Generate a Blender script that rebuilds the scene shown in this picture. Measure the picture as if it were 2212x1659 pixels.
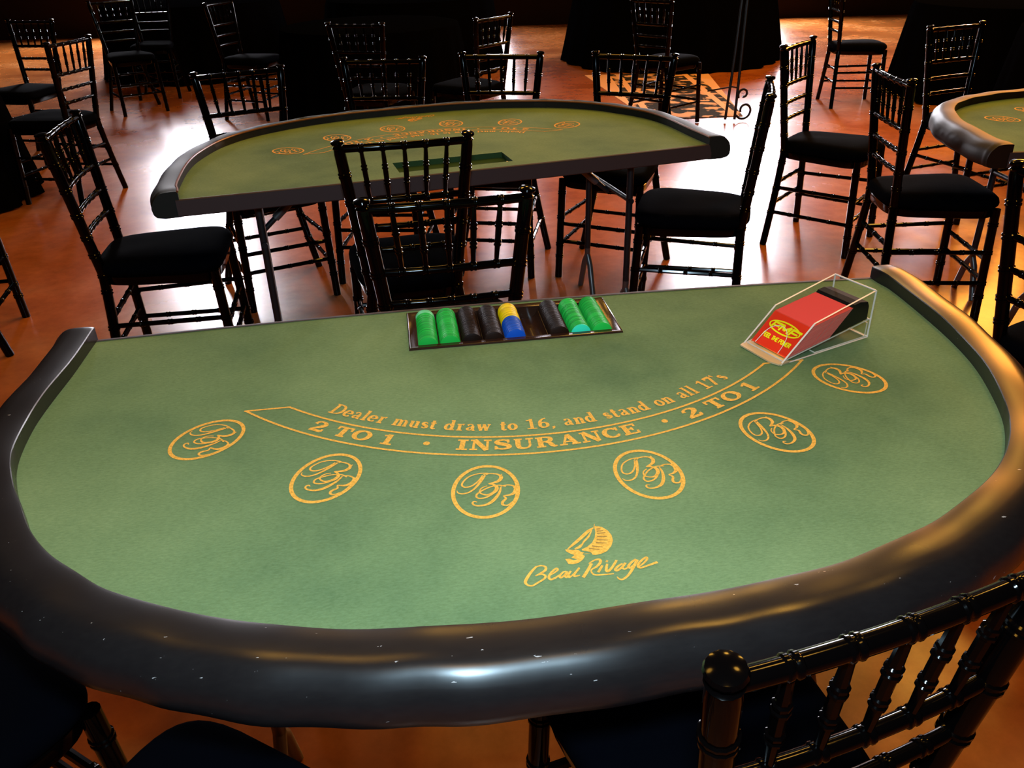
import bpy, bmesh, math, random
from mathutils import Vector, Matrix
random.seed(7)
for _o in list(bpy.data.objects): bpy.data.objects.remove(_o)
SC = bpy.context.scene
COL = SC.collection
PI = math.pi

# ------------------------------------------------------------ camera
CAM_PITCH, CAM_ROLL, CAM_H = 0.50912, 0.028574, 1.43376
cd = bpy.data.cameras.new('camera'); cam = bpy.data.objects.new('camera', cd); COL.objects.link(cam)
cd.sensor_width = 36.0; cd.lens = 1786.35 / 2212 * 36.0; cd.clip_start = 0.02; cd.clip_end = 100
cam.matrix_world = Matrix.Translation((0, 0, CAM_H)) @ Matrix.Rotation(PI / 2 - CAM_PITCH, 4, 'X') @ Matrix.Rotation(-CAM_ROLL, 4, 'Z')
SC.camera = cam
# ------------------------------------------------------------ exposure / world
vs = SC.view_settings
vs.view_transform = 'Standard'; vs.look = 'None'; vs.exposure = 0.0; vs.gamma = 1.0; vs.use_curve_mapping = False
wd = bpy.data.worlds.new('world'); SC.world = wd; wd.use_nodes = True
wd.node_tree.nodes['Background'].inputs[0].default_value = (0.02, 0.012, 0.01, 1)
wd.node_tree.nodes['Background'].inputs[1].default_value = 0.15
# ------------------------------------------------------------ lights: the flash of the camera, warm ceiling lamps
def area(name, loc, target, size, power, color, spread=PI):
    l = bpy.data.lights.new(name, 'AREA'); l.shape = 'DISK'; l.size = size; l.energy = power; l.color = color; l.spread = spread
    o = bpy.data.objects.new(name, l); COL.objects.link(o); o.location = loc
    o.rotation_euler = (Vector(target) - Vector(loc)).to_track_quat('-Z', 'Y').to_euler()
    return o
area('camera_flash', (0.0, 0.06, 1.56), (-0.05, 1.9, 0.6), 0.12, 22.0, (0.56, 0.82, 1.0))
WARM = (1.0, 0.50, 0.07)
for x, y, p in [(.1, -.6, 50), (-1.3, 1.9, 44), (1.7, 1.7, 80), (-.5, 5.5, 85), (1.5, 5.4, 120), (3.4, 5.0, 110), (.6, 7.6, 70), (3.0, 7.6, 90)]:
    area('ceiling_lamp', (x, y, 4.3), (x, y, 0), 0.55, p * .42, WARM)
for x, y, z in [(5.0, 9.0, 3.0), (6.2, 9.6, 3.2), (7.4, 9.8, 3.2), (5.6, 8.2, 3.6), (6.8, 8.6, 3.6)]:
    area('pendant_lamp', (x, y, z), (1.2, 2.0, .8), .9, 60.0, (1.0, .36, .05))

# ------------------------------------------------------------ materials
def mat(name, col, rough=0.5, metal=0.0, spec=0.5, coat=0.0):
    m = bpy.data.materials.new(name); m.use_nodes = True
    b = m.node_tree.nodes['Principled BSDF']
    b.inputs['Base Color'].default_value = (*col, 1); b.inputs['Roughness'].default_value = rough
    b.inputs['Metallic'].default_value = metal; b.inputs['Specular IOR Level'].default_value = spec
    b.inputs['Coat Weight'].default_value = coat; b.inputs['Coat Roughness'].default_value = 0.08
    return m
def nd(m, t, **kw):
    n = m.node_tree.nodes.new(t)
    for k, v in kw.items():
        if k in n.inputs: n.inputs[k].default_value = v
        else: setattr(n, k, v)
    return n
def lk(m, a, b): m.node_tree.links.new(a, b)
def noise(m, scale, detail=4, rough=.6, sx=1, sy=1, sz=1):
    tc = nd(m, 'ShaderNodeTexCoord'); mp = nd(m, 'ShaderNodeMapping'); mp.inputs['Scale'].default_value = (sx, sy, sz)
    n = nd(m, 'ShaderNodeTexNoise', Scale=scale, Detail=detail, Roughness=rough)
    lk(m, tc.outputs['Object'], mp.inputs[0]); lk(m, mp.outputs[0], n.inputs['Vector']); return n
def ramp(m, src, stops):
    r = nd(m, 'ShaderNodeValToRGB'); e = r.color_ramp.elements
    while len(e) < len(stops): e.new(0.5)
    for el, (p, c) in zip(e, stops): el.position = p; el.color = (*c, 1)
    lk(m, src, r.inputs[0]); return r
def bump(m, src, strength, dist=0.01):
    b = nd(m, 'ShaderNodeBump', Strength=strength, Distance=dist); lk(m, src, b.inputs['Height'])
    lk(m, b.outputs[0], m.node_tree.nodes['Principled BSDF'].inputs['Normal']); return b
BS = lambda m: m.node_tree.nodes['Principled BSDF']
def mixcol(m, fac, a, b, mode='MIX'):
    x = nd(m, 'ShaderNodeMix', data_type='RGBA', blend_type=mode)
    if isinstance(fac, float): x.inputs[0].default_value = fac
    else: lk(m, fac, x.inputs[0])
    for s, v in ((6, a), (7, b)):
        if isinstance(v, tuple): x.inputs[s].default_value = (*v, 1)
        else: lk(m, v, x.inputs[s])
    return x.outputs[2]

M = {}
# polished stained concrete floor
f = M['floor'] = mat('stained_floor', (.42, .12, .035), .2, spec=.45)
n1 = noise(f, 1.1, 6, .6); n2 = noise(f, 9, 6, .7)
r1 = ramp(f, n1.outputs[0], [(.3, (.27, .060, .010)), (.5, (.44, .125, .022)), (.7, (.56, .20, .050))])
r2 = ramp(f, n2.outputs[0], [(.3, (.72, .70, .68)), (.7, (1.1, 1.1, 1.1))])
lk(f, mixcol(f, 1.0, r1.outputs[0], r2.outputs[0], 'MULTIPLY'), BS(f).inputs['Base Color'])
rr = ramp(f, n1.outputs[0], [(.3, (.21,) * 3), (.7, (.29,) * 3)]); lk(f, rr.outputs[0], BS(f).inputs['Roughness'])
n3 = noise(f, 3.0, 3)
# felt
g = M['felt'] = mat('green_felt', (.14, .28, .10), .95, spec=.1)
a1 = noise(g, 2.4, 5, .6); a2 = noise(g, 130, 5, .75, 1, 2.6, 1)
c1 = ramp(g, a1.outputs[0], [(.32, (.086, .165, .080)), (.5, (.142, .240, .112)), (.70, (.190, .300, .142))])
c2 = ramp(g, a2.outputs[0], [(.3, (.78, .80, .75)), (.7, (1.15, 1.12, 1.15))])
lk(g, mixcol(g, 1.0, c1.outputs[0], c2.outputs[0], 'MULTIPLY'), BS(g).inputs['Base Color'])
bump(g, a2.outputs[0], .15, .001)
M['print'] = mat('gold_print', (.78, .42, .07), .9, spec=.1)
pn = noise(M['print'], 300, 3); pr = ramp(M['print'], pn.outputs[0], [(.35, (.62, .34, .05)), (.6, (.85, .47, .085))]); lk(M['print'], pr.outputs[0], BS(M['print']).inputs['Base Color'])
# vinyl rail
v = M['vinyl'] = mat('black_vinyl', (.009, .007, .0075), .3, spec=.42)
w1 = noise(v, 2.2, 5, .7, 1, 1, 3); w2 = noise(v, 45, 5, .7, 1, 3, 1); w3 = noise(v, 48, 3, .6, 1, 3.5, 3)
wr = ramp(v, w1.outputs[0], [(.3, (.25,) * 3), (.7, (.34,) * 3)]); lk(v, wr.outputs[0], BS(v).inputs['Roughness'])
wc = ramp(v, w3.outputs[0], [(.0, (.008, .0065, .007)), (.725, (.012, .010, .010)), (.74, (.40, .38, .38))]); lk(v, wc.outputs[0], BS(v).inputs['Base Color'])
bump(v, w1.outputs[0], .05, .004); BS(v).inputs['Coat Roughness'].default_value = .2
M['vinyl_dull'] = mat('dull_black_vinyl', (.016, .018, .017), .62, spec=.12)
M['vinyl_soft'] = mat('soft_black_vinyl', (.014, .008, .005), .5, spec=.16)
M['glint_bead'] = mat('warm_glint_bead', (.16, .05, .014), .35)  # warm lamp reflection along the rail, put into a brown base colour
M['edge'] = mat('dark_vinyl_edge', (.050, .034, .036), .6, spec=.2)
M['board'] = mat('dark_board', (.02, .012, .01), .7)
# chairs
k = M['lacquer'] = mat('black_lacquer', (.0010, .0007, .0007), .11, spec=.13)
k = M['cushion'] = mat('black_cushion', (.0013, .0016, .0030), 1.0, spec=.01)
kn = noise(k, 220, 3); bump(k, kn.outputs[0], .25, .002)
M['cloth'] = mat('black_tablecloth', (.0012, .0012, .0014), 1.0, spec=.0)
M['wall'] = mat('dark_wall', (.012, .005, .003), .9, spec=.1)
M['ceil'] = mat('dark_ceiling', (.015, .012, .01), .9)
M['frame'] = mat('window_frame', (.02, .018, .016), .5)
M['steel'] = mat('grey_steel', (.16, .15, .15), .35, metal=.6)
M['darksteel'] = mat('dark_steel', (.03, .03, .032), .4, metal=.5)
M['brass'] = mat('worn_bright_steel', (.45, .40, .36), .25, metal=.9)
M['iron'] = mat('black_iron', (.004, .004, .004), .3)
M['tray'] = mat('black_plastic_tray', (.03, .012, .007), .22, spec=.3)
M['traygreen'] = mat('dark_green_well', (.03, .075, .03), .9, spec=.1)
def daylight(name, col, s):
    m = bpy.data.materials.new(name); m.use_nodes = True; nt = m.node_tree
    b = nt.nodes['Principled BSDF']; b.inputs['Emission Color'].default_value = (*col, 1); b.inputs['Emission Strength'].default_value = s
    b.inputs['Base Color'].default_value = (.1, .1, .1, 1); b.inputs['Roughness'].default_value = .1
    return m
M['day'] = daylight('daylit_window_glass', (.95, .93, 1.0), 54.0); M['day_dim'] = daylight('daylit_dim_glass', (.97, .90, 1.0), 20.0)  # second glass: same build with weaker emission
for nme, c in (('green', (.015, .42, .05)), ('palegreen', (.16, .62, .28)), ('aqua', (.03, .60, .36)), ('brown', (.013, .0045, .002)), ('yellow', (.95, .60, .0)), ('blue', (.006, .07, .42))):
    M['chip_' + nme] = mat('chip_' + nme, c, .5, spec=.07)
    oi = nd(M['chip_' + nme], 'ShaderNodeObjectInfo'); tr_ = ramp(M['chip_' + nme], oi.outputs['Random'], [(0, tuple(v * .72 for v in c)), (1, tuple(min(1, v * 1.25) for v in c))]); lk(M['chip_' + nme], tr_.outputs[0], BS(M['chip_' + nme]).inputs['Base Color'])
M['card'] = mat('red_card_edges', (.80, .075, .055), .6, spec=.2)
cn = noise(M['card'], 900, 2); 
M['cardside'] = mat('pink_card_sides', (.72, .20, .17), .6, spec=.1)
sn = noise(M['cardside'], 700, 3, .7); sr = ramp(M['cardside'], sn.outputs[0], [(.35, (.85, .34, .30)), (.6, (.62, .10, .08))]); lk(M['cardside'], sr.outputs[0], BS(M['cardside']).inputs['Base Color'])
M['cardface'] = mat('red_card_face', (.95, .03, .008), .4)
M['logo'] = mat('yellow_print', (1.0, .95, .0), .5)
M['weight'] = mat('black_rubber_weight', (.003, .003, .003), .7, spec=.1)
def acrylic():
    m = bpy.data.materials.new('clear_acrylic'); m.use_nodes = True; nt = m.node_tree; nt.nodes.clear()
    out = nt.nodes.new('ShaderNodeOutputMaterial'); mx = nt.nodes.new('ShaderNodeMixShader'); tr = nt.nodes.new('ShaderNodeBsdfTransparent')
    gl = nt.nodes.new('ShaderNodeBsdfGlossy'); fr = nt.nodes.new('ShaderNodeLayerWeight'); fr.inputs[0].default_value = .12
    tr.inputs[0].default_value = (.95, .95, .93, 1); gl.inputs['Roughness'].default_value = .22
    ml = nt.nodes.new('ShaderNodeMath'); ml.operation = 'MULTIPLY'; ml.inputs[1].default_value = .22; nt.links.new(fr.outputs['Facing'], ml.inputs[0]); nt.links.new(ml.outputs[0], mx.inputs[0]); nt.links.new(tr.outputs[0], mx.inputs[1]); nt.links.new(gl.outputs[0], mx.inputs[2]); nt.links.new(mx.outputs[0], out.inputs[0])
    return m
M['acrylic'] = acrylic()
M['acryledge'] = mat('lit_acrylic_edge', (.80, .70, .62), .35)  # polished edges; the light they catch is put into this pale colour
M['lip'] = mat('warm_reflection_lip', (.62, .42, .22), .55, spec=.2)  # clear acrylic, its warm reflection painted in as tan
rg = M['rug'] = mat('patterned_rug', (.1, .1, .1), .95, spec=.1)

# ------------------------------------------------------------ helpers
def mesh_obj(name, verts, faces, m, parent=None, smooth=True, mats=None, fm=None):
    me = bpy.data.meshes.new(name); me.from_pydata([tuple(p) for p in verts], [], faces); me.update()
    bm = bmesh.new(); bm.from_mesh(me); bmesh.ops.recalc_face_normals(bm, faces=bm.faces); bm.to_mesh(me); bm.free()
    for mm in (mats or [m]): me.materials.append(mm)
    if fm: 
        for p, i in zip(me.polygons, fm): p.material_index = i
    if smooth:
        for p in me.polygons: p.use_smooth = True
        me.set_sharp_from_angle(angle=math.radians(38))
    o = bpy.data.objects.new(name, me); COL.objects.link(o)
    if parent: o.parent = parent
    return o
class MB:
    def __init__(s): s.v = []; s.f = []; s.m = []
    def add(s, v, f, mi=0):
        b = len(s.v); s.v += [tuple(p) for p in v]; s.f += [tuple(i + b for i in q) for q in f]; s.m += [mi] * len(f)
    def box(s, x0, x1, y0, y1, z0, z1, mi=0):
        v = [(x, y, z) for x in (x0, x1) for y in (y0, y1) for z in (z0, z1)]
        s.add(v, [(0, 1, 3, 2), (4, 6, 7, 5), (0, 4, 5, 1), (2, 3, 7, 6), (0, 2, 6, 4), (1, 5, 7, 3)], mi)
    def tube(s, pts, rad, n=10, caps=True, mi=0):
        pts = [Vector(p) for p in pts]; N = len(pts)
        if not hasattr(rad, '__len__'): rad = [rad] * N
        up = None; v = []; f = []
        for i, p in enumerate(pts):
            a = pts[max(i - 1, 0)]; b = pts[min(i + 1, N - 1)]; t = (b - a)
            if t.length < 1e-9: t = Vector((0, 0, 1))
            t.normalize()
            if up is None:
                up = Vector((1, 0, 0)) if abs(t.x) < .9 else Vector((0, 1, 0))
            e1 = (up - t * up.dot(t)).normalized(); e2 = t.cross(e1); up = e1
            for k in range(n):
                an = 2 * PI * k / n; v.append(p + (e1 * math.cos(an) + e2 * math.sin(an)) * rad[i])
        for i in range(N - 1):
            for k in range(n):
                f.append((i * n + k, i * n + (k + 1) % n, (i + 1) * n + (k + 1) % n, (i + 1) * n + k))
        if caps: f.append(tuple(range(n))[::-1]); f.append(tuple((N - 1) * n + k for k in range(n)))
        s.add(v, f, mi)
    def prism(s, poly, z0, z1, mi=0):
        n = len(poly); v = [(x, y, z0) for x, y in poly] + [(x, y, z1) for x, y in poly]
        f = [tuple(range(n))[::-1], tuple(range(n, 2 * n))] + [(i, (i + 1) % n, n + (i + 1) % n, n + i) for i in range(n)]
        s.add(v, f, mi)
    def build(s, name, m, parent=None, smooth=True, mats=None): return mesh_obj(name, s.v, s.f, m, parent, smooth, mats, s.m if mats else None)
def tag(o, label=None, cat=None, group=None, kind=None):
    if label: o['label'] = label
    if cat: o['category'] = cat
    if group: o['group'] = group
    if kind: o['kind'] = kind
    return o
def empty(name, loc=(0, 0, 0), rz=0):
    o = bpy.data.objects.new(name, None); COL.objects.link(o); o.location = loc; o.rotation_euler = (0, 0, rz); o.empty_display_size = .1
    return o
def copy_tree(src, parent=None):
    c = src.copy(); COL.objects.link(c); c.parent = parent
    for ch in list(src.children): copy_tree(ch, c)
    return c
def struct(o): o['kind'] = 'structure'; return o
def catmull(P, sub=6):
    out = []
    for i in range(len(P) - 1):
        p0 = P[max(i - 1, 0)]; p1 = P[i]; p2 = P[i + 1]; p3 = P[min(i + 2, len(P) - 1)]
        for k in range(sub):
            t = k / sub
            out.append(tuple(.5 * (2 * b + (c - a) * t + (2 * a - 5 * b + 4 * c - d) * t * t + (-a + 3 * b - 3 * c + d) * t ** 3) for a, b, c, d in zip(p0, p1, p2, p3)))
    out.append(tuple(P[-1])); return out

# ------------------------------------------------------------ the room
mb = MB(); mb.add([(-9, -3, 0), (11, -3, 0), (11, 14.5, 0), (-9, 14.5, 0)], [(0, 1, 2, 3)]); struct(mb.build('floor', M['floor'], smooth=False))
mb = MB(); mb.box(-9, 11, -3, 14.5, 5.2, 5.3); struct(mb.build('ceiling', M['ceil'], smooth=False))
mb = MB(); mb.box(-9.2, -9, -3, 14.5, 0, 5.2); struct(mb.build('wall_left', M['wall'], smooth=False))
mb = MB(); mb.box(11, 11.2, -3, 14.5, 0, 5.2); struct(mb.build('wall_right', M['wall'], smooth=False))
mb = MB(); mb.box(-9, 11, -3.2, -3, 0, 5.2); struct(mb.build('wall_back', M['wall'], smooth=False))
WINS = [(-5.38, .56, .5, 4.9, 'day'), (-.05, .22, .5, 4.2, 'day_dim'), (3.9, .64, .5, 4.9, 'day'), (7.4, .16, .5, 4.4, 'day_dim')]
mb = MB(); xs = -9
for cx, hwid, z0, z1, dm in WINS:
    mb.box(xs, cx - hwid, 14.2, 14.5, 0, 5.2); mb.box(cx - hwid, cx + hwid, 14.2, 14.5, 0, z0); mb.box(cx - hwid, cx + hwid, 14.2, 14.5, z1, 5.2); xs = cx + hwid
mb.box(xs, 11, 14.2, 14.5, 0, 5.2); struct(mb.build('wall_far', M['wall'], smooth=False))
for i, (cx, hwid, z0, z1, dm) in enumerate(WINS):
    mb = MB()
    for a, b, c, d in ((cx - hwid, cx - hwid + .05, z0, z1), (cx + hwid - .05, cx + hwid, z0, z1), (cx - hwid, cx + hwid, z0, z0 + .06), (cx - hwid, cx + hwid, z1 - .06, z1), (cx - hwid, cx + hwid, 2.2, 2.25)):
        mb.box(a, b, 14.28, 14.36, c, d)
    w = struct(mb.build('window_%d' % (i + 1), M['frame'], smooth=False))
    mb = MB(); mb.box(cx - hwid + .02, cx + hwid - .02, 14.37, 14.38, z0 + .02, z1 - .02); mb.build('glass_pane', M[dm], w, smooth=False)

# ------------------------------------------------------------ blackjack tables
HF = 0.745
RE, EA, EB, DA, RI, RO, VC = 0.748, 0.062, 0.048, 0.313, 0.611, 0.660, 0.454
INNER = [(-.804,.120),(-.805,.150),(-.806,.265),(-.811,.379),(-.810,.46),(-.797,.555),(-.770,.63),(-.738,.69),(-.703,.755),(-.66,.81),(-.616,.851),(-.575,.884),(-.516,.919),(-.461,.943),(-.392,.97),(-.321,.989),(-.241,1.002),(-.171,1.009),(-.07,1.012),(.036,1.009),(.112,1.004),(.174,1.0),(.252,.988),(.319,.971),(.394,.945),(.453,.918),(.526,.876),(.584,.832),(.633,.782),(.683,.71),(.722,.625),(.755,.53),(.775,.43),(.787,.32),(.795,.20),(.790,.15),(.789,.122)]
def P3(u, v, z): return (u, -v, z)
PRINT_Z = [0]
def strip(mb, pts, ws, mp, z):
    """flat brush stroke: centre line + widths in pattern space, mp maps to table space"""
    n = len(pts); L = []; R = []
    for i, p in enumerate(pts):
        a = pts[max(i - 1, 0)]; b = pts[min(i + 1, n - 1)]; t = Vector((b[0] - a[0], b[1] - a[1]))
        t = t.normalized() if t.length > 1e-9 else Vector((1, 0)); nn = Vector((-t.y, t.x)) * (ws[i] / 2 if hasattr(ws, '__len__') else ws / 2)
        L.append((p[0] + nn.x, p[1] + nn.y)); R.append((p[0] - nn.x, p[1] - nn.y))
    PRINT_Z[0] = (PRINT_Z[0] + 1) % 23; zz = z + PRINT_Z[0] * 8e-6
    v = [(*mp(*q), zz + 9e-6 * i) for i, q in enumerate(L)] + [(*mp(*q), zz + 9e-6 * i) for i, q in enumerate(R)]
    mb.add(v, [(i, n + i, n + i + 1, i + 1) for i in range(n - 1)])
def fillpoly(mb, pts, mp, z):
    PRINT_Z[0] = (PRINT_Z[0] + 1) % 23; zz = z + PRINT_Z[0] * 8e-6
    bm = bmesh.new(); vs_ = [bm.verts.new((*mp(*p), zz)) for p in pts]
    es = [bm.edges.new((vs_[i], vs_[(i + 1) % len(vs_)])) for i in range(len(vs_))]
    bmesh.ops.triangle_fill(bm, edges=es, use_beauty=True, use_dissolve=False); bm.verts.index_update()
    mb.add([v.co[:] for v in bm.verts], [tuple(v.index for v in f_.verts) for f_ in bm.faces]); bm.free()
def smoothstroke(p, w, sub=5):
    q = catmull([(a[0], a[1], b) for a, b in zip(p, w)], sub); return [(a, b) for a, b, c in q], [c for a, b, c in q]
# slab-serif glyphs, cap height 1: list of (points, widths), advance
def arc(cx, cy, rx, ry, a0, a1, n, wt, wn):
    P = []; W = []
    for i in range(n + 1):
        a = math.radians(a0 + (a1 - a0) * i / n); P.append((cx + rx * math.cos(a), cy + ry * math.sin(a))); W.append(wn + (wt - wn) * abs(math.cos(a)) ** 1.3)
    return P, W
def G(t, n, sh):
    V = lambda x, y0, y1, w: ([(x, y0), (x, y1)], w)
    H = lambda x0, x1, y, w: ([(x0, y), (x1, y)], w)
    D = lambda x0, y0, x1, y1, w: ([(x0, y0), (x1, y1)], w)
    s = n  # serif thickness
    cap = {
     'I': ([V(.3, 0, 1, t), H(0, .6, s/2, s), H(0, .6, 1 - s/2, s)], .6),
     'N': ([V(.2, 0, 1, n), D(.2, 1, .92, 0, t), V(.95, 0, 1, n), H(0, .42, s/2, s), H(0, .3, 1 - s/2, s), H(.73, 1.17, 1 - s/2, s)], 1.17),
     'U': ([V(.22, .35, 1, t), ([(.22, .4), (.27, .17), (.42, .07), (.58, .06), (.76, .13), (.86, .3), (.87, .4)], [t, t*.9, n*1.3, n, n, n, n]), V(.87, .35, 1, n), H(0, .46, 1 - s/2, s), H(.66, 1.08, 1 - s/2, s)], 1.08),
     'R': ([V(.24, 0, 1, t), ([(.24, .95), (.6, .94), (.80, .86), (.83, .72), (.76, .58), (.55, .52), (.24, .51)], [n, n, t*.8, t, t*.8, n, n]), ([(.5, .51), (.72, .42), (.82, .2), (.95, .06), (1.12, .06)], [n, t*.8, t, t*.7, n*.8]), H(0, .5, s/2, s), H(0, .3, 1 - s/2, s)], 1.12),
     'A': ([D(.2, .03, .55, 1, n), D(.55, 1, .92, .03, t), H(.3, .8, .33, n), H(0, .42, s/2, s), H(.66, 1.15, s/2, s)], 1.13),
     'C': ([arc(.52, .5, .42, .43, 48, 312, 14, t, n), V(.88, .64, .98, n), ([(.8, .2), (.9, .3)], n)], 1.0),
     'E': ([V(.24, 0, 1, t), H(0, .85, s/2, s), H(0, .85, 1 - s/2, s), H(.24, .62, .52, n), V(.86, 0, .32, n), V(.84, .72, 1, n), V(.62, .36, .68, n*.9)], .98),
     'T': ([V(.48, 0, 1, t), H(0, .96, 1 - s/2, s), V(.06, .66, 1, n), V(.90, .66, 1, n), H(.24, .72, s/2, s)], 1.0),
     'O': ([arc(.55, .5, .42, .43, 0, 360, 24, t, n)], 1.1),
     'S': ([([(.80, .74), (.72, .88), (.50, .94), (.24, .86), (.16, .72), (.27, .60), (.50, .52), (.74, .42), (.84, .27), (.72, .12), (.46, .06), (.22, .12), (.12, .28)], [n, n, n, n*1.4, t, t, t*1.1, t, t, n*1.4, n, n, n]), V(.80, .66, .98, n), V(.12, .03, .36, n)], .98),
     '1': ([V(.36, 0, 1, t), H(.06, .68, s/2, s), ([(.36, .93), (.2, .86), (.04, .82)], n)], .72),
     '2': ([([(.1, .66), (.14, .84), (.34, .94), (.58, .90), (.70, .74), (.62, .56), (.38, .34), (.12, .1)], [t*.8, t*.6, n, n*1.4, t, t, n*1.3, n]), H(.06, .8, .08, t*.75), V(.8, .05, .3, n)], .9),
     'D': ([V(.22, 0, 1, t), ([(.12, .95), (.45, .95), (.75, .82), (.86, .5), (.75, .18), (.45, .05), (.12, .05)], [n, n, t*.8, t, t*.8, n, n]), H(0, .3, s/2, s), H(0, .3, 1 - s/2, s)], 1.0),
     '6': ([arc(.36, .3, .25, .25, 0, 360, 18, t, n), ([(.12, .3), (.14, .6), (.32, .85), (.58, .96)], [t, t, t*.6, n*.8])], .72),
     '7': ([H(.05, .66, .9, t*.9), D(.62, .9, .26, 0, t), V(.07, .68, .98, n)], .7),
    }
    low = {
     'e': ([arc(.30, .33, .24, .28, 0, 320, 14, t, n), H(.1, .54, .36, n)], .62),
     'a': ([V(.44, .05, .46, t), ([(.44, .42), (.40, .6), (.24, .63), (.1, .52)], [t*.8, n, n, t*.8]), ([(.44, .36), (.22, .32), (.12, .18), (.2, .06), (.4, .12)], [n, n, t*.9, n, n]), H(.42, .6, .05, n)], .64),
     'l': ([V(.2, 0, 1, t), H(.02, .38, s/2, s), H(.02, .2, 1 - s/2, s)], .42),
     'r': ([V(.2, 0, .64, t), H(.02, .4, s/2, s), H(.02, .2, .61, s), ([(.24, .5), (.36, .62), (.48, .58)], [n, n, t])], .54),
     'm': ([V(.18, 0, .64, t), V(.52, 0, .5, t), V(.86, 0, .5, t), ([(.2, .5), (.38, .62), (.52, .48)], [n, n, t]), ([(.54, .5), (.72, .62), (.86, .48)], [n, n, t]), H(.02, .34, s/2, s), H(.38, .66, s/2, s), H(.72, 1.0, s/2, s), H(.02, .2, .61, s)], 1.05),
     'n': ([V(.18, 0, .64, t), V(.52, 0, .5, t), ([(.2, .5), (.38, .62), (.52, .48)], [n, n, t]), H(.02, .34, s/2, s), H(.38, .68, s/2, s), H(.02, .2, .61, s)], .72),
     'u': ([V(.16, .14, .64, t), V(.52, 0, .64, t), ([(.16, .2), (.28, .05), (.52, .16)], [t, n, n]), H(.0, .18, .61, s), H(.36, .54, .61, s), H(.52, .68, s/2, s)], .72),
     's': ([([(.42, .5), (.28, .61), (.12, .52), (.16, .40), (.34, .30), (.44, .18), (.30, .05), (.10, .14)], [n, n, t*.9, t, t, t*.9, n, n])], .52),
     't': ([V(.2, .1, .84, t), H(.02, .4, .6, n), ([(.2, .14), (.28, .03), (.42, .1)], [t, n, n])], .46),
     'd': ([arc(.26, .32, .19, .27, 30, 330, 12, t, n), V(.48, 0, 1, t), H(.32, .5, 1 - s/2, s), H(.48, .66, s/2, s)], .70),
     'w': ([D(.12, .62, .28, .02, t), D(.28, .02, .46, .6, n), D(.46, .6, .64, .02, t), D(.64, .02, .8, .62, n), H(0, .26, .61, s), H(.36, .54, .61, s), H(.68, .9, .61, s)], .93),
     'o': ([arc(.30, .32, .22, .28, 0, 360, 18, t, n)], .62),
     ',': ([([(.14, .1), (.16, 0), (.06, -.14)], [t, t*.8, n*.6])], .32), "'": ([([(.06, .98), (.16, .72)], [t*.9, n*.6])], .28), ' ': ([], .42),
    }
    d = dict(cap); d.update(low); return d
BOLD = G(.29, .14, 1); TEXTF = G(.215, .095, 1)
def arctext(mb, txt, font, ph0, ph1, rbase, height, gap, z):
    nat = sum(font[c][1] + gap for c in txt) - gap; span = (ph1 - ph0) * (rbase - height / 2); sx = span / nat; x = 0
    for c in txt:
        strokes, adv = font[c]
        for p, w in strokes:
            if len(p) > 2: p, w = smoothstroke(p, w if hasattr(w, '__len__') else [w] * len(p), 4)
            x0 = x
            def mp(px, py):
                ph = ph0 + (x0 + px) * sx / (rbase - height / 2); r = rbase - py * height; return (math.sin(ph) * r, -math.cos(ph) * r)
            strip(mb, p, w, mp, z)
        x += adv + gap
MONO= [[[[-39.9,0.8],[-37.9,-4.7],[-31.0,-6.9],[-22.6,-3.4],[-15.2,5.6],[-9.5,17.5],[-5.2,28.7],[-2.0,36.4]],[0.8,1.6,2.2,2.2,2.5,3.1,3.1,1.9]],[[[-0.7,36.9],[1.5,41.3],[-12.2,40.4],[-24.8,33.5],[-31.8,22.8],[-33.9,13.1],[-28.8,8.0],[-20.3,10.7],[-12.5,20.2],[-7.3,31.5],[-5.9,36.4]],[0.9,1.3,1.9,1.9,2.0,2.2,2.2,2.2,1.9,1.6,1.3]],[[[-4.9,38.6],[4.0,40.4],[13.7,39.3],[20.3,35.9],[21.5,39.2]],[1.6,1.9,2.2,2.2,0.6]],[[[16.7,38.2],[20.9,31.8],[17.8,22.8],[11.2,18.4],[4.1,15.8],[10.1,13.9],[15.4,6.8],[13.1,-2.8],[5.1,-9.6],[-2.7,-9.0],[-8.1,-3.7],[-5.7,5.4],[1.9,10.6]],[2.2,4.1,4.1,3.1,1.6,2.8,4.1,4.1,2.8,2.2,1.9,1.6,1.3]],[[[28.1,9.2],[17.7,12.1],[5.2,7.8],[-4.7,0.1],[-11.8,-8.8],[-10.6,-16.5],[-2.4,-17.4],[7.5,-11.2],[14.6,-0.2],[17.2,7.6]],[1.6,1.9,1.9,2.0,2.2,2.2,2.2,2.2,1.9,1.3]],[[[21.0,8.9],[19.5,-4.2],[13.2,-20.0],[4.4,-30.7],[-6.2,-34.2],[-14.0,-32.6],[-16.5,-28.0],[-14.2,-24.6],[-10.4,-26.6]],[1.6,2.8,3.8,3.5,2.5,2.2,2.2,1.9,1.3]],[[[21.0,10.2],[30.4,12.6],[38.4,10.4],[41.9,7.1],[41.2,11.6]],[1.6,1.9,2.2,2.2,0.6]],[[[38.7,9.8],[41.9,3.7],[39.8,-5.9],[33.2,-11.0],[25.4,-12.6],[28.7,-18.5],[24.2,-26.8],[25.1,-32.8],[31.3,-33.9],[37.3,-27.5],[40.6,-22.0]],[2.2,4.1,4.1,2.8,1.6,2.5,3.1,2.8,2.2,1.9,0.9]]]
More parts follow.
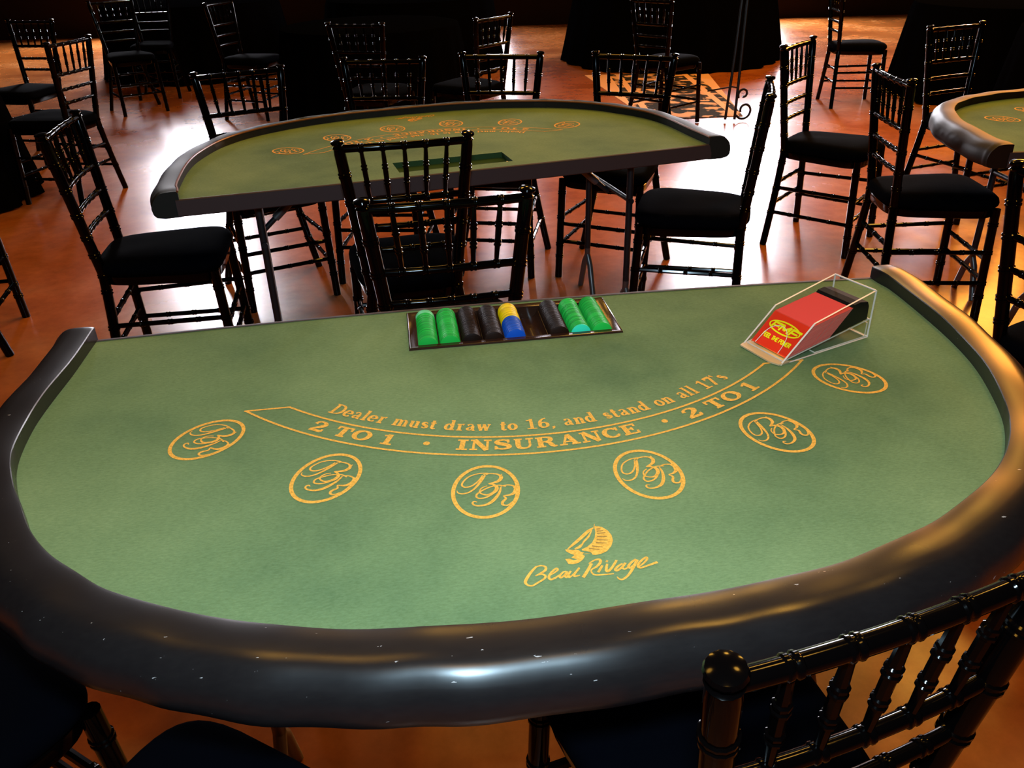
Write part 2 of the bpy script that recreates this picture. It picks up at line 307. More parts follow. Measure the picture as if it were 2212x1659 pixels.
LPOLY= [[[15.5,840.2],[23.6,843.7],[29.3,852.1],[31.8,861.8],[30.8,872.4],[26.1,882.3],[18.7,890.6],[10.3,894.3],[2.6,895.5],[-1.0,893.6],[-1.2,889.1],[-6.0,886.7],[-11.7,884.1],[-11.6,881.9],[-4.2,878.6],[3.8,871.9],[9.3,862.9],[12.8,851.7],[13.5,842.4]],[[-32.1,878.6],[-25.0,880.5],[-15.9,882.7],[-13.7,886.6],[-9.9,888.1],[-12.9,891.5],[-10.3,894.8],[-14.5,901.0],[-20.8,905.8],[-27.4,907.1],[-33.4,906.0],[-34.5,901.2],[-35.6,896.2],[-30.4,896.4],[-25.9,900.2],[-21.0,899.2],[-28.0,895.2],[-22.9,890.9],[-27.5,887.4],[-31.8,882.2]]]
LSTR= [[[[15.4,835.8],[13.2,842.4]],[0.6,1.4]],[[[12.4,843.1],[4.1,848.9],[-7.7,860.0],[-18.4,869.6],[-29.6,879.4]],[1.8,4.5,4.7,4.1,1.4]],[[[9.3,846.9],[2.3,859.2],[-5.6,867.8],[-8.8,872.6]],[1.2,2.7,2.7,1.0]],[[[-8.0,871.5],[-13.5,877.0],[-20.2,880.4]],[2.0,4.1,2.5]],[[[-11.3,891.0],[-1.1,890.7]],[0.5,0.5]],[[[-72.7,903.3],[-81.3,912.8],[-88.7,924.1],[-90.6,929.7],[-87.9,934.7],[-83.1,936.0],[-76.4,932.4],[-67.9,927.0],[-65.0,922.6],[-68.9,918.4],[-76.9,920.0]],[2.7,3.5,3.9,3.5,2.7,2.7,2.7,2.7,3.1,2.7,2.0]],[[[-73.7,904.3],[-67.3,903.1],[-62.1,906.3],[-63.5,912.1],[-69.6,916.3],[-76.3,919.8]],[2.0,2.5,2.9,3.5,2.7,2.0]],[[[-60.3,921.9],[-53.4,918.1],[-48.5,913.9],[-49.5,910.8],[-55.6,915.7],[-61.1,923.7],[-60.1,929.0],[-54.2,927.4],[-47.7,923.1]],[1.8,2.0,2.7,2.5,2.9,3.3,3.1,2.9,2.0]],[[[-38.4,917.9],[-42.4,918.7],[-48.0,924.5],[-47.3,928.0],[-42.4,924.7],[-37.6,918.8],[-41.5,925.6],[-40.6,928.7],[-35.9,925.5]],[2.0,2.5,2.9,2.9,2.5,2.9,2.9,2.5,2.0]],[[[-33.0,918.1],[-37.9,925.2],[-37.3,928.8],[-31.7,925.1],[-21.5,914.5],[-30.0,924.6],[-30.3,928.5],[-23.7,927.6]],[2.7,2.9,2.9,2.0,2.7,2.9,2.9,1.4]],[[[-5.3,909.2],[-12.7,920.8],[-20.9,932.1]],[3.7,3.9,4.1]],[[[-8.8,909.1],[-0.5,904.3],[5.8,904.2],[5.7,909.1],[-0.1,915.8],[-7.9,920.5],[-8.8,925.7],[-6.0,930.2],[2.4,931.5],[16.9,932.2]],[1.6,2.5,3.5,3.7,3.1,2.0,2.2,2.5,2.5,1.6]],[[[6.9,915.1],[-1.0,926.2]],[2.9,3.3]],[[[12.8,908.1],[15.0,909.6]],[3.7,3.7]],[[[13.3,913.2],[9.6,923.2],[10.8,926.7],[17.5,920.7],[26.3,908.9]],[2.7,3.5,3.7,3.1,3.1]],[[[31.8,916.0],[25.6,919.6],[20.5,924.7],[22.1,927.4],[29.7,922.1],[35.6,915.5],[30.0,922.9],[31.6,926.6],[36.5,924.0]],[2.5,2.9,3.3,3.1,2.7,3.1,2.9,2.5,1.8]],[[[50.1,911.0],[43.6,915.3],[37.6,921.9],[38.7,925.4],[46.1,919.6],[51.5,912.3],[40.5,928.5],[32.8,937.9],[25.1,943.3],[20.8,942.1],[19.3,937.9]],[2.7,3.1,3.3,2.9,2.9,3.7,3.5,3.1,2.9,2.5,1.0]],[[[49.2,925.4],[57.8,919.3],[63.5,913.3],[63.1,910.1],[55.2,915.4],[49.0,923.1],[50.7,927.5],[59.1,925.6],[74.4,920.9]],[1.8,2.5,2.9,2.9,3.1,3.1,2.9,2.7,3.7]]]
LSTRIPE= [[[15.3,847.0],[20.8,847.1]],[[14.6,851.2],[23.4,851.5]],[[14.0,855.3],[25.1,855.9]],[[12.8,861.3],[25.4,863.4]],[[10.8,867.5],[24.7,870.6]],[[8.5,872.7],[21.8,876.0]],[[2.3,878.1],[15.2,882.8]],[[-2.6,881.8],[10.0,886.6]]]

ZP = HF + .0006
def polar(ph, r): return (math.sin(ph) * r, -math.cos(ph) * r)
def felt_prints(felt):
    # insurance band outline
    mb = MB(); lw = .0042
    ends = {}
    for R in (RI, RO):
        pm = math.acos(VC / R); n = 60; ends[R] = R * math.sin(pm)
        pts = [(-pm + 2 * pm * i / n) for i in range(n + 1)]
        mb.add([(*polar(p, R - lw / 2), ZP) for p in pts] + [(*polar(p, R + lw / 2), ZP) for p in pts], [(i, i + 1, n + 2 + i, n + 1 + i) for i in range(n)])
    for s in (-1, 1):
        strip(mb, [(s * (ends[RI] - .002), -VC), (s * (ends[RO] + .003), -VC)], lw, lambda x, y: (x, y), ZP)
    mb.build('insurance_band_outline', M['print'], felt, smooth=False)
    mb = MB()
    arctext(mb, 'INSURANCE', BOLD, -.233, .2145, .647, .0285, .13, ZP)
    mb.build('insurance_lettering', M['print'], felt, smooth=False)
    for a0, a1 in ((-.617, -.388), (.350, .608)):
        mb = MB(); arctext(mb, '2 TO 1', BOLD, a0, a1, .648, .0285, .1, ZP); mb.build('odds_lettering', M['print'], felt, smooth=False)
    for ph in (-.307, .290):
        mb = MB(); c = polar(ph, .6335); fillpoly(mb, [(c[0] + .0052 * math.cos(a * PI / 8), c[1] + .0052 * math.sin(a * PI / 8)) for a in range(16)], lambda x, y: (x, y), ZP)
        mb.build('printed_dot', M['print'], felt, smooth=False)
    mb = MB(); arctext(mb, "Dealer must draw to 16, and stand on all 17's", TEXTF, -.622, .590, .5935, .0300, .06, ZP)
    mb.build('rule_lettering', M['print'], felt, smooth=False)
    for i in range(6):
        ph = (i - 2.5) * DA; mb = MB(); n = 48; cx, cy = polar(ph, RE)
        rad = (math.sin(ph), -math.cos(ph)); tan = (math.cos(ph), math.sin(ph))
        loops = []
        for k in (0, .0058):
            loops.append([(cx + (EA - k) * math.cos(a) * rad[0] + (EB - k) * math.sin(a) * tan[0], cy + (EA - k) * math.cos(a) * rad[1] + (EB - k) * math.sin(a) * tan[1], ZP) for a in [2 * PI * j / n for j in range(n)]])
        mb.add(loops[0] + loops[1], [(j, (j + 1) % n, n + (j + 1) % n, n + j) for j in range(n)])
        def mp(x, y): return (cx + x * tan[0] - y * rad[0], cy + x * tan[1] - y * rad[1])
        for p, w in MONO:
            p2, w2 = smoothstroke([(a / 1000, b / 1000) for a, b in p], [c * 1.3 / 1000 for c in w], 4); strip(mb, p2, w2, mp, ZP)
        mb.build('betting_spot', M['print'], felt, smooth=False)
    mb = MB(); idm = lambda x, y: (x / 1000, -y / 1000)
    for p in LPOLY: fillpoly(mb, p, idm, ZP)
    for p, w in LSTR:
        p2, w2 = smoothstroke(p, w, 4) if len(p) > 2 else (p, w); strip(mb, p2, w2, idm, ZP)
    lg = mb.build('casino_emblem', M['print'], felt, smooth=False)
    mb = MB()
    for p in LSTRIPE: strip(mb, p, [2.2, 1.2], idm, ZP + .0004)
    mb.build('sail_stripes', M['sailstripe'], lg, smooth=False)
M['sailstripe'] = mat('sail_stripe', (.34, .20, .05), .9, spec=.1)
SECT = [(0, -.004), (.0, .0255), (.0012, .0270), (.006, .0279), (.020, .0285), (.036, .0280), (.048, .0262), (.056, .0225), (.063, .0165), (.070, .0095), (.0755, .002), (.0795, -.010), (.081, -.024), (.079, -.037), (.072, -.045), (.050, -.050), (.0, -.050)]
def flat_with_hole(outline, hole, z, name, m, parent):
    bm = bmesh.new(); es = []
    for lp in (outline, hole):
        if not lp: continue
        vs_ = [bm.verts.new((x, y, z)) for x, y in lp]; es += [bm.edges.new((vs_[i], vs_[(i + 1) % len(vs_)])) for i in range(len(vs_))]
    bmesh.ops.triangle_fill(bm, edges=es, use_beauty=True, use_dissolve=False); bm.verts.index_update()
    fs = [f_ for f_ in bm.faces]
    if hole:
        xs = [p[0] for p in hole]; ys = [p[1] for p in hole]
        for f_ in fs:
            c = f_.calc_center_median()
            if min(xs) < c.x < max(xs) and min(ys) < c.y < max(ys): bm.faces.remove(f_)
    for f_ in bm.faces:
        f_.normal_update()
        if f_.normal.z < 0: f_.normal_flip()
    me = bpy.data.meshes.new(name); bm.to_mesh(me); bm.free(); me.materials.append(m)
    o = bpy.data.objects.new(name, me); COL.objects.link(o); o.parent = parent; return o
def table(name, pose, path, label, trayrect, bow, rail_m='vinyl', pipe=.0, legx=.5):
    root = empty(name, (pose[0], pose[1], 0), pose[2]); tag(root, label, 'table', 'blackjack tables')
    P = catmull(path, 5)
    u0, v0 = P[0]; u1, v1 = P[-1]; edge_v = (v0 + v1) / 2 + .006
    # felt outline: inner path clipped to the dealer edge, which bows slightly outwards
    body = [p for p in P if p[1] > edge_v + .004]
    n = 16; fr = [(body[-1][0] + (body[0][0] - body[-1][0]) * i / n) for i in range(n + 1)]
    uu0, uu1 = body[0][0], body[-1][0]
    front = [(u, edge_v - bow * (1 - ((2 * u - uu0 - uu1) / (uu1 - uu0)) ** 2)) for u in fr]
    # widen a little so the felt runs under the rail
    def grow(p, k): 
        return (p[0] * (1 + k), p[1] + (k * .8 if p[1] > .5 else 0))
    out2 = [(p[0], -p[1]) for p in [grow(q, .012) for q in body] + [grow(q, .012) for q in front]]
    hole = [(trayrect[0], -trayrect[2]), (trayrect[1], -trayrect[2]), (trayrect[1], -trayrect[3]), (trayrect[0], -trayrect[3])]
    felt = flat_with_hole(out2, hole, HF, 'felt', M['felt'], root)
    # board: side walls + underside
    mb = MB(); n2 = len(out2)
    mb.add([(x, y, HF - .0005) for x, y in out2] + [(x, y, HF - .045) for x, y in out2], [(i, (i + 1) % n2, n2 + (i + 1) % n2, n2 + i) for i in range(n2)] + [tuple(range(n2, 2 * n2))])
    mb.build('tabletop_board', M['board'], root)
    mb = MB(); fr2 = [grow(q, .012) for q in front]; k = len(fr2)
    V = []
    for u, v in fr2:
        for dv, dz in ((.004, .0012), (-.002, .0022), (-.007, .0), (-.008, -.046), (-.002, -.05)): V.append((u, -(v + dv), HF + dz))
    mb.add(V, [(i * 5 + j, i * 5 + j + 1, (i + 1) * 5 + j + 1, (i + 1) * 5 + j) for i in range(k - 1) for j in range(4)])
    mb.build('edge_trim', M['edge'], root)
    # padded rail
    mb = MB(); V = []; N = len(P); m_ = len(SECT)
    for i, p in enumerate(P):
        a = P[max(i - 1, 0)]; b = P[min(i + 1, N - 1)]; t = Vector((b[0] - a[0], b[1] - a[1])).normalized(); nn = Vector((-t.y, t.x))
        if nn.dot(Vector((p[0], p[1] - .3))) < 0: nn = -nn
        wob = 1 + .018 * math.sin(i * .9) + .012 * math.sin(i * .37 + 1)
        for o_, dz in SECT: V.append((p[0] + nn.x * o_ * wob, -(p[1] + nn.y * o_ * wob), HF + dz + (.0012 * math.sin(i * .55) if dz > 0 else 0)))
    F = [(i * m_ + j, i * m_ + j + 1, (i + 1) * m_ + j + 1, (i + 1) * m_ + j) for i in range(N - 1) for j in range(m_ - 1)]
    F += [tuple(range(m_)), tuple((N - 1) * m_ + j for j in range(m_))[::-1]]
    mb.add(V, F); rl = mb.build('padded_rail', M[rail_m], root)
    if pipe:
        mb = MB(); mb.tube([(p[0], -p[1], HF + .0265) for p in P], pipe, 8); mb.build('rail_glint_bead', M['glint_bead'], rl)  # bead added to carry the painted warm reflection along the inner edge
    # folding legs with wishbone feet
    for s in (-1, 1):
        mb = MB(); x = s * legx
        mb.tube([(x, -.22, HF - .05), (x, -.22, .68), (x, -.22, .2)], .0125)
        mb.tube([(x, -.62, HF - .05), (x, -.62, .68), (x, -.62, .2)], .0125)
        mb.tube([(x, -.20, .52), (x, -.64, .52)], .010); mb.tube([(x, -.2, HF - .055), (x, -.64, HF - .055)], .012)
        lg = mb.build('folding_leg', M['darksteel'], root)
        for y0 in (-.22, -.62):
            w = MB()
            w.tube([(x, y0, .22), (x, y0, .17), (x, y0 - .03, .13), (x, y0 - .075, 0.0)], .0125); w.tube([(x, y0, .22), (x, y0, .17), (x, y0 + .03, .13), (x, y0 + .075, 0.0)], .0125)
            w.build('wishbone_foot', M['steel'], lg)
        b = MB(); b.tube([(x, -.42, .50), (x - s * .22, -.42, HF - .055)], .010); bc = b.build('leg_brace', M['darksteel'], root)
        b = MB(); b.tube([(x - s * .05, -.42, .543), (x - s * .13, -.42, .613)], .0145); b.build('brace_sleeve', M['steel'], bc)
    return root, felt
T1P = (-.01974, 1.6789, .1282); T2P = (-.1144, 2.6168, 3.4286); T3P = (2.40, 2.64, 3.16)
t1, felt1 = table('blackjack_table', T1P, INNER, 'large green felt blackjack table in the foreground with chip tray and card shoe', (-.203, .196, .121, .281), .028)
felt_prints(felt1)
p2 = [(u * 1.09 + .015, (v - .12) * 1.085 + .026) for u, v in INNER]
t2, felt2 = table('blackjack_table', T2P, p2, 'olive green felt blackjack table in the middle, seen from its straight dealer side', (-.17, .21, .085, .215), .012, 'vinyl_dull', .0036, .66)
p3 = [(u * .97, (v - .12) * 1.0 + .04) for u, v in INNER]
t3, felt3 = table('blackjack_table', T3P, p3, 'green felt blackjack table cut off by the right edge, rail glowing orange', (-.20, .20, .085, .215), .0, 'vinyl_soft', .0, .45)
for ft in (felt2, felt3):
    for ch in list(felt1.children): copy_tree(ch, ft)
for root, wa, wb in ((t2, -.17, .21), (t3, -.20, .20)):
    mb = MB(); mb.add([(wa, -.085, HF - .018), (wb, -.085, HF - .018), (wb, -.215, HF - .018), (wa, -.215, HF - .018)], [(0, 1, 2, 3)])
    for a, b in (((wa, -.085), (wb, -.085)), ((wb, -.085), (wb, -.215)), ((wb, -.215), (wa, -.215)), ((wa, -.215), (wa, -.085))):
        mb.add([(*a, HF), (*b, HF), (*b, HF - .018), (*a, HF - .018)], [(0, 1, 2, 3)])
    mb.build('tray_well', M['traygreen'], root, smooth=False)
    mb = MB(); mb.tube([(wa + .012, -.10, HF - .012), (wa + .020, -.10, HF - .008)], [.008, .006], 8); mb.build('well_catch', M['brass'], root)

def W1(u, v, z):
    x, y, th = T1P; c, s = math.cos(th), math.sin(th); return (x + c * u + s * v, y + s * u - c * v, z)
# ------------------------------------------------------------ chip tray and chips
tr = empty('chip_tray', W1(0, 0, 0), T1P[2]); tag(tr, 'black plastic chip tray set into the dealer side of the foreground table', 'chip tray')
PITCH, UC, CR = .0418, -.0035, .0195
ui0, ui1, vi0, vi1 = UC - 4.5 * PITCH, UC + 4.5 * PITCH, .131, .272
mb = MB()
ro = [(-.207, .1175), (.200, .1175), (.200, .2845), (-.207, .2845)]; ri = [(ui0, vi0), (ui1, vi0), (ui1, vi1), (ui0, vi1)]
def ring4(loops):
    V = []; 
    for lp, z in loops: V += [(u, -v, z) for u, v in lp]
    F = []
    for i in range(len(loops) - 1):
        for j in range(4): F.append((i * 4 + j, i * 4 + (j + 1) % 4, (i + 1) * 4 + (j + 1) % 4, (i + 1) * 4 + j))
    return V, F
def off(lp, d):
    cx = sum(p[0] for p in lp) / 4; cy = sum(p[1] for p in lp) / 4
    return [(p[0] - math.copysign(d, p[0] - cx), p[1] - math.copysign(d, p[1] - cy)) for p in lp]
mb.add(*ring4([(ro, HF + .0002), (off(ro, .0008), HF + .0035), (off(ro, .0025), HF + .0042), (off(ro, .004), HF + .0032), (off(ri, -.0025), HF + .0026), (off(ri, -.001), HF + .002), (ri, HF - .001), (ri, HF - .024)]))
mb.build('tray_rim', M['tray'], tr)
mb = MB(); V = []
prof = []
for i in range(9):
    cu = UC + (i - 4) * PITCH
    for k in range(13):
        a = PI + PI * k / 12; prof.append((cu + (CR + .0009) * math.cos(a), HF - .004 + (CR + .0009) * math.sin(a)))
n = len(prof)
mb.add([(u, -vi0, z) for u, z in prof] + [(u, -vi1, z) for u, z in prof], [(i, i + 1, n + i + 1, n + i) for i in range(n - 1)])
mb.build('chip_slots', M['tray'], tr)
chips = {}
def chip_mesh(col):
    mb = MB(); N = 28; prof = [(0, 0), (.0135, 0), (.0140, .0002), (.0187, .0002), (CR, .0008), (CR, .0028), (.0187, .0034), (.0140, .0034), (.0135, .0036), (0, .0036)]
    V = []
    for r, y in prof[1:-1]:
        for k in range(N): a = 2 * PI * k / N; V.append((r * math.cos(a), y, r * math.sin(a)))
    F = [(i * N + k, i * N + (k + 1) % N, (i + 1) * N + (k + 1) % N, (i + 1) * N + k) for i in range(len(prof) - 3) for k in range(N)]
    F += [tuple(range(N)), tuple((len(prof) - 3) * N + k for k in range(N))[::-1]]
    mb.add(V, F); return mb
place = ['leftmost tube', 'second tube from the left', 'third tube from the left', 'fourth tube from the left', 'fifth tube, left of the empty slot', '', 'tube right of the empty slot', 'second tube from the right', 'rightmost tube']
tubes = {0: [('palegreen', 4), ('green', 30)], 1: [('green', 34)], 2: [('brown', 34)], 3: [('brown', 34)], 4: [('yellow', 16), ('blue', 17)], 6: [('brown', 34)], 7: [('green', 33), ('aqua', 1)], 8: [('green', 34)]}
NM = {'green': 'green', 'palegreen': 'pale green', 'aqua': 'aqua', 'brown': 'dark brown', 'yellow': 'yellow', 'blue': 'blue'}
for ti, segs in tubes.items():
    y = vi0 + .005; cu = UC + (ti - 4) * PITCH
    for col, cnt in segs:
        for k in range(cnt):
            if col not in chips:
                o = chip_mesh(col).build('casino_chip', M['chip_' + col]); chips[col] = o
            else:
                o = chips[col].copy(); COL.objects.link(o)
            y += .00385
            o.matrix_world = Matrix.Translation(W1(cu + random.uniform(-.0003, .0003), y, HF - .004 + random.uniform(0, .0006))) @ Matrix.Rotation(T1P[2] + random.uniform(-.02, .02), 4, 'Z') @ Matrix.Rotation(-.06, 4, 'X') @ Matrix.Rotation(random.uniform(0, 6.28), 4, 'Y')
            wh = {'palegreen': 'at the back of the leftmost tube', 'aqua': 'at the front of the second tube from the right', 'yellow': 'in the back half of the fifth tube', 'blue': 'in the front half of the fifth tube'}.get(col, 'in the ' + place[ti])
            tag(o, '%s casino chip %s of the tray' % (NM[col], wh), 'chip', '%s chips %s' % (NM[col], wh))

# ------------------------------------------------------------ card shoe with its cards
sx, sy, sz = W1(.438, .466, HF + .0008); SA = T1P[2] + math.radians(20.5)
shoe = empty('card_shoe', (sx, sy, sz), SA); tag(shoe, 'clear acrylic card shoe standing on the right of the foreground felt', 'card shoe')
SW = .098
def panel(name, poly, y0, y1, parent=shoe, mats=None):
    """polygon in x-z, extruded in y; faces clear, cut edges painted pale for the light they catch"""
    n = len(poly); V = [(x, y0, z) for x, z in poly] + [(x, y1, z) for x, z in poly]
    F = [tuple(range(n)), tuple(range(n, 2 * n))[::-1]] + [(i, (i + 1) % n, n + (i + 1) % n, n + i) for i in range(n)]
    return mesh_obj(name, V, F, None, parent, False, [M['acrylic'], M['acryledge']], [0, 0] + [1] * n)
side = [(-.004, 0), (.212, 0), (.212, .093), (.066, .063)]
panel('side_panel', side, 0, .0035); panel('side_panel', side, SW - .0035, SW)
def slab(name, x0, x1, z0, z1, th, y0=.0037, y1=SW - .0037, mats=None):
    dx, dz = x1 - x0, z1 - z0; L = math.hypot(dx, dz); nx, nz = -dz / L * th, dx / L * th
    V = [(x, y, z) for y in (y0, y1) for x, z in ((x0, z0), (x1, z1), (x1 + nx, z1 + nz), (x0 + nx, z0 + nz))]
    F = [(0, 1, 5, 4), (1, 2, 6, 5), (2, 3, 7, 6), (3, 0, 4, 7), (0, 3, 2, 1), (4, 5, 6, 7)]
    return mesh_obj(name, V, F, None, shoe, False, mats or [M['acrylic'], M['acryledge']], [0, 1, 0, 1, 1, 1])
slab('shoe_floor', .004, .2085, .003, .034, .0028)
slab('base_plate', .08, .2085, .0004, .0004, .0024)
slab('back_panel', .2085, .2085, .003, .030, .003)
mb = MB(); mb.tube([(.2105, .002, .093), (.2105, SW - .002, .093)], .0016, 6); mb.tube([(.2105, .002, 0.002), (.2105, SW - .002, 0.002)], .0014, 6); mb.tube([(.210, .002, .036), (.210, SW - .002, .036)], .0014, 6)
mb.build('cross_bar', M['acryledge'], shoe)
lip = [(-.012, .012), (-.014, .02), (-.012, SW - .004), (-.004, SW), (.016, SW), (.016, 0), (.0, 0), (-.008, .002)]
mb = MB(); mb.prism(lip, .0002, .0028); tag(mb.build('front_lip', M['lip'], shoe, smooth=False), 'clear front lip with its warm reflection painted tan')
# sloping front window with its finger slot
dU = Vector((.066, 0, .063)).normalized(); nU = Vector((-.690, 0, .724))
def face(a, b, lift=0):   # a across from the left (0..1), b down the slope (0..1), on the front card
    y = .0935 - a * .089; base = Vector((.013, 0, .0065)); top = base + dU * .069
    p = top + (base - top) * b + nU * lift; return (p.x, y, p.z)
mb = MB(); fr = [(.150, 1.0), (.165, .80), (.185, .62), (.245, .45), (.36, .34), (.50, .32), (.62, .39), (.72, .55), (.765, .8), (.775, 1.0)]
mb.tube([face(a, b, .0042) for a, b in catmull(fr, 4)], .0006, 6); mb.build('finger_slot_edge', M['acryledge'], shoe)
mb = MB(); loop = catmull(fr, 4); outer = []
for a, b in loop: outer.append((a, b))
bm_pts = [(0, .96), (0, 0), (1, 0), (1, .96)] + [(a, min(b, .96)) for a, b in loop[::-1]]
bm = bmesh.new(); vs_ = [bm.verts.new(face(a, b, .0042)) for a, b in bm_pts]; es = [bm.edges.new((vs_[i], vs_[(i + 1) % len(vs_)])) for i in range(len(vs_))]
bmesh.ops.triangle_fill(bm, edges=es, use_beauty=True, use_dissolve=False); ext = bmesh.ops.extrude_face_region(bm, geom=bm.faces[:]); bmesh.ops.translate(bm, vec=-nU * .0015, verts=[e for e in ext['geom'] if isinstance(e, bmesh.types.BMVert)])
me = bpy.data.meshes.new('front_window'); bm.to_mesh(me); bm.free(); me.materials.append(M['acrylic']); o = bpy.data.objects.new('front_window', me); COL.objects.link(o); o.parent = shoe
# cards
def shoe_world(p): return Matrix.Translation((sx, sy, sz)) @ Matrix.Rotation(SA, 4, 'Z') @ Matrix.Translation(p)
def card_mb(th=.00052):
    mb = MB(); b = Vector((0, 0, 0)); t = dU * .069; q = -nU * th
    V = []
    for d in (Vector((0, 0, 0)), q):
        for y in (0, .088):
            for e in (b, t): p = e + d; V.append((p.x, y, p.z))
    mb.add(V, [(0, 2, 3, 1), (4, 5, 7, 6), (0, 1, 5, 4), (2, 6, 7, 3), (1, 3, 7, 5), (0, 4, 6, 2)]); mb.m = [0, 0, 1, 1, 0, 0]; return mb
sdir = Vector((.2045, 0, .031)).normalized(); c0 = None
NC = 92
for i in range(NC):
    if c0 is None: c0 = o = card_mb().build('playing_card', M['card'], smooth=False, mats=[M['card'], M['cardside']])
    else: o = c0.copy(); COL.objects.link(o)
    p = Vector((.0135, .005, .0068)) + sdir * (.0012 + i * .00110) + dU * (random.uniform(-.0002, .0002) - (.0012 if i > 66 else 0))
    p.y += random.uniform(-.0003, .0003); o.matrix_world = shoe_world(p)
    tag(o, 'red playing card standing on edge in the card shoe behind the printed front card', 'playing card', 'red playing cards packed in the card shoe')
fc = card_mb(.0006).build('printed_card', M['cardface'], smooth=False); fc.matrix_world = shoe_world(Vector((.0128, .005, .0062)))
tag(fc, 'bright red front card with yellow oval FMF logo and FEEL THE POWER lettering', 'playing card')
BLK = {'F': ([([(0, 0), (0, 1)]), ([(0, .95), (.6, .95)]), ([(0, .52), (.5, .52)])], .72), 'E': ([([(0, 0), (0, 1)]), ([(0, .95), (.6, .95)]), ([(0, .5), (.5, .5)]), ([(0, .05), (.6, .05)])], .74),
 'L': ([([(0, 0), (0, 1)]), ([(0, .05), (.55, .05)])], .68), 'T': ([([(.32, 0), (.32, 1)]), ([(0, .93), (.64, .93)])], .76), 'H': ([([(0, 0), (0, 1)]), ([(.6, 0), (.6, 1)]), ([(0, .5), (.6, .5)])], .78),
 'P': ([([(0, 0), (0, 1)]), ([(0, .95), (.45, .95), (.58, .75), (.45, .52), (0, .52)])], .74), 'O': ([([(.1, .06), (0, .5), (.1, .94), (.5, .94), (.6, .5), (.5, .06), (.1, .06)])], .78),
 'W': ([([(0, 1), (.15, 0)]), ([(.15, 0), (.38, .8)]), ([(.38, .8), (.6, 0)]), ([(.6, 0), (.78, 1)])], .92), 'R': ([([(0, 0), (0, 1)]), ([(0, .95), (.45, .95), (.58, .75), (.45, .52), (0, .52)]), ([(.3, .5), (.6, 0)])], .76), ' ': ([], .35)}
def facemap(x, y): return (x, y)
def face_print(mb, pts, w):     # strokes in (a, b) of the card face
    t = []; n = len(pts); L = []; R = []
    asp = .089 / .069
    for i, p in enumerate(pts):
        a = pts[max(i - 1, 0)]; b = pts[min(i + 1, n - 1)]; d = Vector(((b[0] - a[0]) * asp, b[1] - a[1])); d = d.normalized() if d.length > 0 else Vector((1, 0)); nn = Vector((-d.y, d.x)) * w / 2
        L.append((p[0] + nn.x / asp, p[1] + nn.y)); R.append((p[0] - nn.x / asp, p[1] - nn.y))
    PRINT_Z[0] = (PRINT_Z[0] + 1) % 17; lf = .0003 + PRINT_Z[0] * 6e-6
    def fp(a, b): y = .088 - a * .088; q = dU * .069 * (1 - b) + nU * lf; return (q.x, y, q.z)
    mb.add([fp(*q) for q in L] + [fp(*q) for q in R], [(i, n + i, n + i + 1, i + 1) for i in range(n - 1)])
mb = MB(); n = 40
face_print(mb, [(.50 + .40 * math.cos(2 * PI * i / n), .33 + .165 * math.sin(2 * PI * i / n)) for i in range(n + 1)], .040)
for ch, x0, wd_ in (('F', .17, .22), ('M', .385, .26), ('F', .66, .22)):
    y0, y1 = .43, .23; sk = .05
    q = lambda x, y: (x0 + x * wd_ + (y - .5) * sk, y0 + (y1 - y0) * y)
    if ch == 'F':
        face_print(mb, [q(.12, 0), q(.12, 1)], .062); face_print(mb, [q(0, .88), q(1.15, .88)], .06); face_print(mb, [q(.1, .42), q(.9, .42)], .05)
    else:
        face_print(mb, [q(.1, 0), q(.1, 1)], .06); face_print(mb, [q(.1, 1), q(.5, .25)], .07); face_print(mb, [q(.5, .25), q(.9, 1)], .07); face_print(mb, [q(.92, 1), q(.92, 0)], .06)
mb.build('oval_logo', M['logo'], fc, smooth=False)
mb = MB(); txt = 'FEEL THE POWER'; tot = sum(BLK[c][1] for c in txt); x = 0
for c in txt:
    st, adv = BLK[c]
    for s_ in st: face_print(mb, [(.13 + (x + px) / tot * .76, .735 - py * .12) for px, py in s_], .030)
    x += adv
mb.build('slogan_lettering', M['logo'], fc, smooth=False)
wp = [(.1195, .0225), (.207, .0362), (.206, .062), (.201, .0715), (.182, .0748), (.1665, .073)]
mb = MB(); mb.add([(x, y, z) for y in (.006, .092) for x, z in wp], [tuple(range(6)), tuple(range(6, 12))[::-1]] + [(i, (i + 1) % 6, 6 + (i + 1) % 6, 6 + i) for i in range(6)])
w = mb.build('card_weight', M['weight'], smooth=False); w.matrix_world = shoe_world(Vector((0, 0, 0)))
tag(w, 'black wedge weight behind the red cards inside the card shoe', 'card weight')

# ------------------------------------------------------------ chairs
def ringed(path, r, rings, n=12, rk=.0026, taper=None):
    """path: polyline; rings: positions in metres along it; returns points, radii"""
    P = [Vector(p) for p in path]; D = [0]
    for a, b in zip(P, P[1:]): D.append(D[-1] + (b - a).length)
    def at(s):
        s = min(max(s, 0), D[-1])
        for i in range(len(P) - 1):
            if s <= D[i + 1]: return P[i].lerp(P[i + 1], (s - D[i]) / max(D[i + 1] - D[i], 1e-9))
        return P[-1]
    S = {d: 0 for d in D}
    for k in rings:
        for ds, dr in ((-.0085, 0), (-.0065, rk), (-.0030, rk), (-.0012, .0003), (.0012, .0003), (.0030, rk), (.0065, rk), (.0085, 0)):
            if 0 < k + ds < D[-1]: S[k + ds] = dr
    for d in D:
        if any(abs(d - k) < .012 for k in rings) and d in S and d not in (0, D[-1]): S.pop(d, None)
    ss = sorted(S); tp = taper or (lambda t: 1)
    return [at(s) for s in ss], [r * tp(s / D[-1]) + S[s] for s in ss]
ZT, Z2, Z3, Z4 = .898, .743, .661, .587
def bw(z): return .132 + (.1825 - .132) * (z - .45) / .47 if z > .45 else .132 + .085 * ((.45 - z) / .45) ** 1.15
def by(z): return -.18 - .048 * (z - .45) / .47 if z > .45 else -.18 - .014 * ((.45 - z) / .45) ** 1.5
